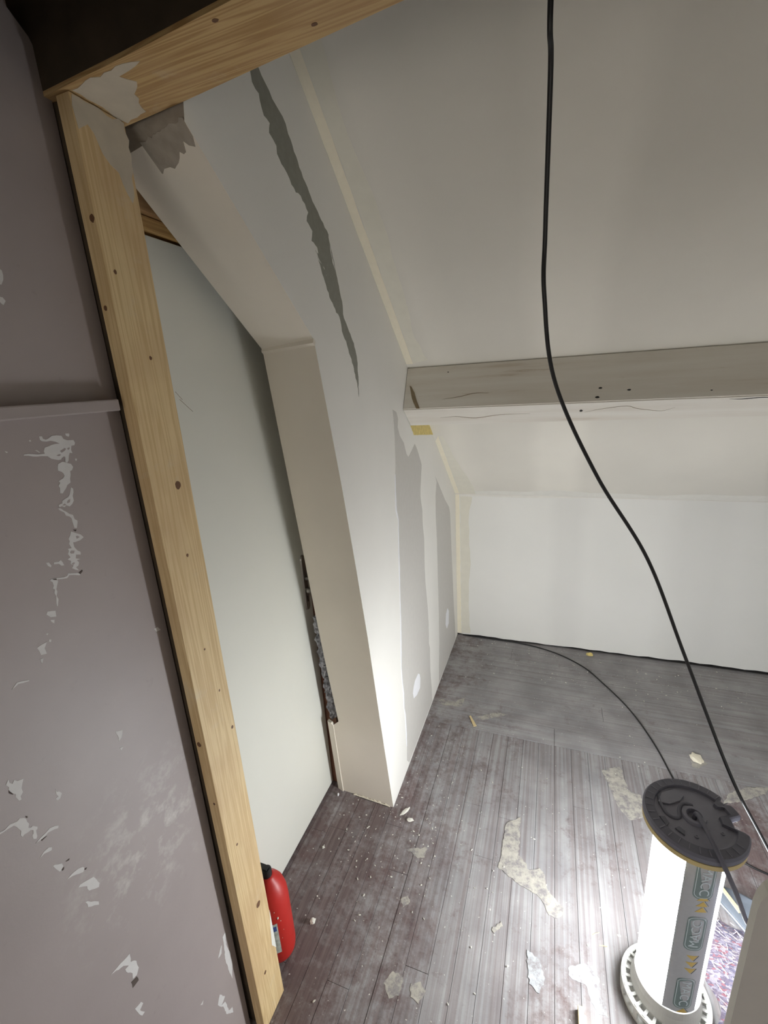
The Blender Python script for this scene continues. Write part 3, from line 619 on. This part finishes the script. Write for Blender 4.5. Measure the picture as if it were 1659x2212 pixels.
# ================================================================== WORK LAMP
LX, LY = .991, 1.095; LR = .082
lamp = thing('work_lamp', 'lit white tube work lamp standing upright on the dusty floor', 'lamp', (LX, LY, 0))
lc = (LX, LY, 0)
bm = NB(); lathe(bm, lc, [(0, .105), (LR-.004, .105), (LR, .110), (LR, .30), (LR, .50), (LR, .685), (0, .69)], 64)
obj('diffuser_tube', bm, M_tube, lamp, smooth=False)
bm = NB(); lathe(bm, lc, [(0, .125), (.02, .125), (.02, .675), (0, .675)], 24); obj('led_column', bm, M_core, lamp)
def band(a0, a1, z0, z1, r0, r1, n=20):
    bm = NB(); A = []
    g = []
    for i in range(n+1):
        a = math.radians(a0+(a1-a0)*i/n)
        g.append([bm.verts.new((LX+r*math.cos(a), LY+r*math.sin(a), z)) for r, z in ((r0, z0), (r1, z0), (r1, z1), (r0, z1))])
    for p, q in zip(g, g[1:]):
        for k in range(4): bm.faces.new((p[k], p[(k+1) % 4], q[(k+1) % 4], q[k]))
    bm.faces.new(g[0]); bm.faces.new(g[-1][::-1]); return bm
strip = obj('label_strip', band(-104, -50, .112, .688, LR-.001, LR+.0012), M_label, lamp)
obj('edge_strip', band(-110, -104, .112, .688, LR-.001, LR+.0018), M_label, lamp)
def cyl(u, z, r): a = math.radians(-78)+u/LR; return Vector((LX+r*math.cos(a), LY+r*math.sin(a), z))
def decal(name, pts, mat, lift):
    """flat print wrapped on the tube: u across, z along the axis"""
    bm = NB(); A = ragged(pts, .004, 0)
    prism(bm, [cyl(u, z, LR+.0012+lift) for u, z in A], [cyl(u, z, LR+.0010) for u, z in A], cap=False)
    vs = [v for v in bm.verts]; top = vs[:len(A)]
    f = bm.faces.new(top); bmesh.ops.triangulate(bm, faces=[f], ngon_method='EAR_CLIP')
    return obj(name, bm, mat, strip)
def pill(cz, hw, hl, cut=.012, cu=0):
    out = []
    for sx, sz, a0 in ((1, 1, 0), (-1, 1, 90), (-1, -1, 180), (1, -1, 270)):
        for i in range(5):
            a = math.radians(a0+22.5*i); out.append((cu+sx*(hw-cut)+cut*math.cos(a), cz+sz*(hl-cut)+cut*math.sin(a)))
    return out
def text_mesh(body, size):
    cu = bpy.data.curves.new('t', 'FONT'); cu.body = body; cu.size = size; cu.align_x = 'CENTER'; cu.align_y = 'CENTER'; cu.resolution_u = 3
    o = bpy.data.objects.new('t', cu); C.objects.link(o)
    dg = bpy.context.evaluated_depsgraph_get(); dg.update()
    me = bpy.data.meshes.new_from_object(o.evaluated_get(dg)); bpy.data.objects.remove(o); return me
for cz, flip in ((.613, -1), (.426, 1), (.192, -1)):
    decal('logo_badge', pill(cz, .0235, .062, .016), M_logo, .0004)
    decal('logo_outline', pill(cz, .0205, .058, .014), M_logotext, .0006)
    decal('logo_field', pill(cz, .0190, .0562, .013), M_logo, .0008)
    me = text_mesh('MACC', .034)
    bm = NB(); bm.from_mesh(me)
    bmesh.ops.subdivide_edges(bm, edges=bm.edges, cuts=1)
    for v in bm.verts:
        tx, ty = v.co.x*1.02, v.co.y*.95
        v.co = cyl(-ty*flip, cz+tx*flip, LR+.0022)
    obj('logo_text', bm, M_logotext, strip)
for zs, sgn in (((.515, .535, .555), 1), ((.285, .310, .335), -1), ((.1225,), 1)):
    for z in zs:
        for s in (0,):
            decal('arrow_mark', [(-.012, z-.009*sgn), (.016, z-.009*sgn), (.004, z+.009*sgn)], M_yellow, .0004)
            decal('arrow_line', [(.006, z+.010*sgn), (.0072, z+.0105*sgn), (.019, z-.008*sgn), (.0178, z-.0085*sgn)], M_line, .0005)
def disk(name, z0, R, mats, notches, flipz=1):
    """round plastic end plate with a stepped rim and hand notches"""
    bm = NB(); n = 144
    def rad(a, r):
        for c, wd, dp in notches:
            d = abs((a-c+180) % 360-180)
            if d < wd: r -= dp*min(1, (wd-d)/(wd*.25))
        return r
    rows = [(R-.006, 0), (R, .004), (R, .016), (R-.004, .022), (R-.026, .0235), (R-.028, .016), (R-.034, .015), (.028, .0165), (.026, .024), (.018, .024), (.016, .012), (0, .012)]
    ring = []
    for r, z in rows:
        if r == 0: ring.append([bm.verts.new((LX, LY, z0+z*flipz))]); continue
        ring.append([bm.verts.new((LX+(rad(360*i/n, r) if r > R-.03 else r)*math.cos(2*math.pi*i/n), LY+(rad(360*i/n, r) if r > R-.03 else r)*math.sin(2*math.pi*i/n), z0+z*flipz)) for i in range(n)])
    for ri, (a, b) in enumerate(zip(ring, ring[1:])):
        for i in range(n):
            j = (i+1) % n
            f = bm.faces.new((a[i], a[j], b[j], b[i])) if len(b) > 1 else bm.faces.new((a[i], a[j], b[0]))
            f.material_index = 1 if ri in (5, 6, 7, 8, 9, 10) else 0
    bm.faces.new(ring[0][::-1])
    return obj(name, bm, mats, lamp)
top = disk('end_plate', .705, .116, [M_lampdark, M_lampgrey], [(38, 6, .014), (3, 14, .030)])
obj('beige_lip', band(-225, -32, .692, .7052, .088, .1150, 48), M_beige, lamp)
# radial ticks on the rim and raised cable guides on the plate
for a in range(35, 330, 12):
    t = math.radians(a); bm = NB(); d = Vector((math.cos(t), math.sin(t), 0)); q = Vector((-d.y, d.x, 0)); c = Vector((LX, LY, .7275))
    prism(bm, [c+d*.093+q*.0007, c+d*.109+q*.0007, c+d*.109-q*.0007, c+d*.093-q*.0007], [p+Vector((0, 0, .0018)) for p in (c+d*.093+q*.0007, c+d*.109+q*.0007, c+d*.109-q*.0007, c+d*.093-q*.0007)])
    obj('rim_tick', bm, M_lampgrey, top)
def pl(r, a, z=.7215): return Vector((LX+r*math.cos(math.radians(a)), LY+r*math.sin(math.radians(a)), z))
bm = NB(); tube(bm, catmull([pl(.084, 148), pl(.074, 165), pl(.064, 187), pl(.050, 200), pl(.036, 196), pl(.033, 160), pl(.038, 120), pl(.036, 82)], 6), .0045, 8)
obj('cable_guide', bm, M_lampdark, top, smooth=True)
bm = NB(); prism(bm, [pl(.080, 165), pl(.055, 158), pl(.046, 120), pl(.060, 100), pl(.080, 110), pl(.083, 140)], [p+Vector((0, 0, .004)) for p in (pl(.080, 165), pl(.055, 158), pl(.046, 120), pl(.060, 100), pl(.080, 110), pl(.083, 140))])
obj('raised_panel', bm, M_lampgrey, top)
for r, a, s in ((.066, 232, .014), (.080, 205, .012), (.036, 300, .013)):
    bm = NB(); P = [pl(r-.007, a-8), pl(r+.006, a-9), pl(r+.006, a+9), pl(r-.006, a+6)]
    prism(bm, P, [p+Vector((0, 0, .0025)) for p in P]); obj('recess_mark', bm, M_lampdark, top)
for r, a in ((.058, 262), (.062, 330)):
    bm = NB(); lathe(bm, pl(r, a, .7205), [(0, 0), (.0045, 0), (.0045, .003), (.0025, .0032), (.002, .0015), (0, .0015)], 14); obj('screw_head', bm, M_lampgrey, top)
# foot of the lamp: pale ring with slots
bm = NB(); lathe(bm, (LX, LY, 0), [(0, .001), (.116, .001), (.116, .008), (.105, .012), (0, .012)], 72); base = obj('foot_plate', bm, M_lampwhite, lamp)
bm = NB(); lathe(bm, (LX, LY, 0), [(.112, .040), (.117, .042), (.117, .052), (.108, .058), (.103, .052), (.112, .040)], 72); obj('foot_ring', bm, M_lampwhite, lamp)
bm = NB(); lathe(bm, (LX, LY, 0), [(0, .012), (.088, .012), (.093, .03), (.092, .060), (.0855, .080), (.0845, .108), (.080, .111), (0, .111)], 64); obj('foot_collar', bm, M_lampwhite, lamp, smooth=False)
for i in range(28):
    a = 360*i/28
    t = math.radians(a); d = Vector((math.cos(t), math.sin(t), 0)); q = Vector((-d.y, d.x, 0)); c = Vector((LX, LY, 0)); bm = NB()
    P = [c+d*.088+q*.0034, c+d*.114+q*.0044, c+d*.114-q*.0044, c+d*.088-q*.0034]
    prism(bm, [p+Vector((0, 0, .043)) for p in P], [p+Vector((0, 0, .056)) for p in P]); obj('foot_rib', bm, M_lampwhite, lamp)
for i in range(12):
    t = math.radians(30*i+10); d = Vector((math.cos(t), math.sin(t), 0)); q = Vector((-d.y, d.x, 0)); c = Vector((LX, LY, 0)); bm = NB()
    P = [c+d*.110+q*.006, c+d*.1155+q*.006, c+d*.1155-q*.006, c+d*.110-q*.006]
    prism(bm, [p+Vector((0, 0, .007)) for p in P], [p+Vector((0, 0, .044)) for p in P]); obj('foot_pillar', bm, M_lampwhite, lamp)
bm = NB()
tube(bm, catmull([(LX, LY, .712), (LX+.004, LY-.002, .735), (LX+.010, LY-.045, .744), (LX+.022, LY-.105, .738), (LX+.055, LY-.135, .672), (LX+.092, LY-.115, .575), (LX+.135, LY-.080, .48), (LX+.19, LY-.06, .34), (LX+.25, LY-.10, .16), (LX+.31, LY-.17, .04), (LX+.40, LY-.25, .0065), (LX+.6, LY-.30, .0065), (LX+.95, LY-.35, .0065)], 10), .0055, 10)
obj('power_cord', bm, M_lampdark, lamp, smooth=True)

# ================================================================== CABLES
bm = NB()
P = [(.60, .76, 2.925), (.585, .775, 2.60), (.58, .807, 2.327), (.582, .846, 2.27), (.58, .932, 2.085), (.582, .946, 1.983), (.608, .997, 1.826), (.702, 1.06, 1.624), (.828, 1.121, 1.414), (.934, 1.139, 1.159), (1.073, 1.144, .824), (1.183, 1.154, .611), (1.36, 1.06, .28), (1.50, .93, .06), (1.62, .88, .005), (1.9, .80, .005)]
tube(bm, catmull(P, 12), .0040, 12)
tag(obj('hanging_cable', bm, M_cable, smooth=True), 'thick black electric cable hanging down in front of the sloping ceiling', 'cable')
bm = NB(); tube(bm, catmull([(a, b, .0045) for a, b in floor_cable]+[(1.32, 1.66, .0045), (1.5, 1.6, .0045), (1.9, 1.62, .0045)], 10), .0036, 10)
tag(obj('floor_cable', bm, M_cable, smooth=True), 'thin black cable snaking over the floor from the far corner', 'cable')

# ================================================================== FIRE EXTINGUISHER
EX, EY = -.200, .842
ext = thing('fire_extinguisher', 'small red fire extinguisher standing on the floor behind the post', 'extinguisher', (EX, EY, 0))
bm = NB(); R_ = .056
prof = [(0, .004), (.030, .002), (.044, .008), (.053, .022), (R_, .045), (R_, .24), (.054, .275), (.047, .305), (.035, .328), (.022, .342), (.018, .350), (0, .350)]
lathe(bm, (EX, EY, 0), prof, 48); obj('cylinder', bm, M_red, ext, smooth=True)
bm = NB(); lathe(bm, (EX, EY, 0), [(0, .348), (.016, .348), (.016, .370), (.011, .374), (0, .374)], 20); box(bm, (EX-.07, EY-.008, .372), (EX+.006, EY+.008, .380)); box(bm, (EX-.03, EY-.010, .358), (EX+.012, EY+.010, .372))
obj('valve', bm, M_black, ext)
def eb(a0, a1, z0, z1, r0, n=14):
    bm = NB(); g = []
    for i in range(n+1):
        a = math.radians(a0+(a1-a0)*i/n); g.append([bm.verts.new((EX+r*math.cos(a), EY+r*math.sin(a), z)) for r, z in ((r0-.001, z0), (r0+.0006, z0), (r0+.0006, z1), (r0-.001, z1))])
    for p, q in zip(g, g[1:]):
        for k in range(4): bm.faces.new((p[k], p[(k+1) % 4], q[(k+1) % 4], q[k]))
    bm.faces.new(g[0]); bm.faces.new(g[-1][::-1]); return bm
lb = obj('paper_label', eb(-160, -43, .075, .205, R_), M_tag, ext)
obj('label_block', eb(-120, -47, .175, .195, R_+.0008), M_tagblue, lb)
for i, (a, z, s) in enumerate(((-38, .225, .005), (-30, .205, .002), (-46, .255, .002), (-25, .16, .0015), (-34, .13, .0015))):
    t = math.radians(a); bm = NB(); lump(bm, (EX+R_*math.cos(t), EY+R_*math.sin(t), z), (s*.6, s*.6, s, 0), i); obj('plaster_spot', bm, M_crumb, ext)

# ================================================================== SHEET, BAG, MAT, STICK at the right
sheet = thing('plasterboard_sheet', 'grey plasterboard sheet standing on edge in the near right corner', 'board', (1.35, .63, 0))
bm = NB(); pts = [(.930, .001)]; cx, cz, rr_ = 1.03, 1.04, .10
pts = [(.930, .001)] + [(cx-rr_*math.cos(t), cz+rr_*math.sin(t)) for t in [math.pi/2*i/8 for i in range(9)]] + [(2.0, 1.14), (2.0, .001)]
fs = prism(bm, [(a, .640, z) for a, z in pts], [(a, .658, z) for a, z in pts])
for f in fs[:9]: f.material_index = 1
obj('panel', bm, [M_sheet, M_sheetedge], sheet)
mat = thing('felt_mat', 'multicoloured recycled felt mat on the floor right of the lamp', 'mat', (1.28, 1.20, 0))
bm = NB(); nx, ny = 50, 40
g = []
for i in range(nx+1):
    row = []
    for j in range(ny+1):
        u = i/nx; v = j/ny
        a = 1.135+u*.55+.012*math.sin(v*19+1); b = .985+v*.40+.012*math.sin(u*23)-.10*u*(1-v)*0
        h = .006+.012*noise.noise(Vector((a*9, b*9, 0)))+.006*noise.noise(Vector((a*40, b*40, 3)))
        edge = min(u, v, 1-u, 1-v)
        row.append(bm.verts.new((a, b, max(.002, (h+.006)*min(1, edge*14)))))
    g.append(row)
for i in range(nx):
    for j in range(ny): bm.faces.new((g[i][j], g[i+1][j], g[i+1][j+1], g[i][j+1]))
obj('felt', bm, M_felt, mat, smooth=True)
bm = NB(); rr = random.Random(11)
for i in range(500):
    a = rr.uniform(1.14, 1.6); b = rr.uniform(.99, 1.38); t = rr.gauss(-.7, .5); L = rr.uniform(.008, .028)
    h = .016+.012*noise.noise(Vector((a*9, b*9, 0)))
    d = Vector((math.cos(t), math.sin(t), rr.uniform(-.1, .25)))*L; q = Vector((-math.sin(t), math.cos(t), 0))*.0006
    p = Vector((a, b, h))
    prism(bm, [p-q, p+q, p+q+Vector((0, 0, .0012))], [p+d-q, p+d+q, p+d+q+Vector((0, 0, .0012))])
fib = obj('fibres', bm, M_fibre, mat); fib['kind'] = 'stuff'

bag = thing('fabric_bag', 'slate blue fabric bag lying on the felt mat behind the lamp', 'bag', (1.36, 1.44, 0))
bm = NB(); bo = [(1.205, 1.435), (1.226, 1.472), (1.29, 1.455), (1.45, 1.38), (1.62, 1.22), (1.34, 1.235), (1.285, 1.31), (1.245, 1.37)]
cxy = Vector((1.40, 1.40)); rows = []
for s, z in ((.97, .037), (1.0, .042), (1.0, .052), (.96, .060), (.80, .065), (.4, .068)):
    rows.append([(cxy.x+(a-cxy.x)*s, cxy.y+(b-cxy.y)*s, z+.004*math.sin(a*40+b*31)*(s < .97)) for a, b in ragged(bo, .03, 0)])
R0 = [[bm.verts.new(p) for p in r] for r in rows]
for p, q in zip(R0, R0[1:]):
    for i in range(len(p)): bm.faces.new((p[i], p[(i+1) % len(p)], q[(i+1) % len(p)], q[i]))
bm.faces.new(R0[0][::-1]); bm.faces.new(R0[-1])
obj('body', bm, M_blue, bag, smooth=True)
bm = NB(); pts = [(cxy.x+(a-cxy.x)*1.0, cxy.y+(b-cxy.y)*1.0, .052) for a, b in ((1.34, 1.235), (1.285, 1.31), (1.245, 1.37), (1.205, 1.435), (1.226, 1.472))]
tube(bm, catmull(pts, 8), .0028, 8); obj('piping', bm, M_bluelight, bag, smooth=True)
bm = NB(); a = Vector((1.222, 1.462, .074)); b = Vector((1.262, 1.378, .074)); d = (b-a).normalized(); q = Vector((-d.y, d.x, 0))
prism(bm, [a+q*.006, a-q*.006, a-q*.006+Vector((0, 0, .004)), a+q*.006+Vector((0, 0, .004))], [b+q*.006, b-q*.006, b-q*.006+Vector((0, 0, .004)), b+q*.006+Vector((0, 0, .004))])
tag(obj('wooden_stick', bm, M_stick), 'pale flat wooden stick lying on the blue bag', 'stick')

# ================================================================== DEBRIS
def chip(name, label, cat, c, s, mat=M_crumb, seed=1, group=None):
    bm = NB(); lump(bm, (c[0], c[1], s[2]*.92), s, seed, 2, .5); return tag(obj(name, bm, mat), label, cat, group)
chip('plaster_chip', 'long pale plaster chip on the floor by the foot of the partition end', 'debris', (.058, 1.455), (.026, .007, .006, 1.05), seed=2)
chip('plaster_lump', 'rounded white plaster lump beside the long chip near the partition end', 'debris', (.091, 1.421), (.014, .009, .008, .3), seed=3)
chip('plaster_lump', 'white egg-shaped plaster lump on the brown boards near the extinguisher', 'debris', (-.131, .946), (.011, .009, .009, 1.2), seed=4)
chip('plaster_crumb', 'small white crumb on the dark boards close under the door', 'debris', (-.22, 1.20), (.006, .005, .005), seed=5)
chip('plaster_crumb', 'tiny bright white crumb at the left foot of the partition end', 'debris', (-.268, 1.445), (.007, .004, .006), M_white, seed=6)
chip('plaster_flake', 'cream plaster flake on the floor between the two black cables', 'debris', (1.33, 2.139), (.034, .026, .005), M_tape, seed=7)
chip('foam_crumb', 'yellow crumb of foam on the floor against the back wall', 'debris', (.905, 2.915), (.022, .014, .010, .1), M_foam, seed=8)
bm = NB(); a = Vector((.232, 2.125, .002)); b = Vector((.272, 2.055, .002)); q = Vector((.010, .006, 0)); h = Vector((0, 0, .004))
prism(bm, [a-q*.2, a+q*.6, a+q*.6+h, a-q*.2+h], [b-q*.6, b+q*.9, b+q*.9+h, b-q*.6+h]); tag(obj('wood_sliver', bm, M_stick), 'pale wood sliver on the crosswise floorboards near the partition', 'debris')
bm = NB(); box(bm, (.748, .90, .001), (.764, .992, .022), bev=.001); tag(obj('wood_offcut', bm, M_stick), 'square pale wooden offcut on the floor left of the lamp foot', 'offcut')
for i, (a, b, t, l) in enumerate(((.815, 1.215, .5, 'upper straw splinter of the pair on the floor left of the lamp'), (.835, 1.185, .15, 'lower straw splinter of the pair on the floor left of the lamp'))):
    bm = NB(); p = Vector((a, b, .004)); d = Vector((math.cos(t), math.sin(t), .1))*.012; tube(bm, [p-d, p+d], .0013, 6)
    tag(obj('straw_splinter', bm, M_stick), l, 'debris')
bm = NB(); rr = random.Random(21)
for i in range(430):
    r0 = rr.random()
    if r0 < .45: a = rr.gauss(.05, .16); b = rr.gauss(1.42, .22)
    elif r0 < .7: a = rr.uniform(-.25, 1.2); b = rr.uniform(.85, 2.9)
    else: a = rr.uniform(.05, 1.7); b = rr.uniform(2.55, 2.93)
    if a < .01 and b > 1.44: continue
    if a < -.30 or math.hypot(a-LX, b-LY) < .15 or (a > 1.1 and .95 < b < 1.6): continue
    s = rr.choice((.0012, .0015, .002, .0028)); lump(bm, (a, b, s*.7+.0005), (s*rr.uniform(1, 2.4), s, s*.8), i, 1, .5)
cr_ = tag(obj('plaster_crumbs', bm, M_crumb), 'fine white plaster crumbs strewn over the floorboards', 'debris'); cr_['kind'] = 'stuff'
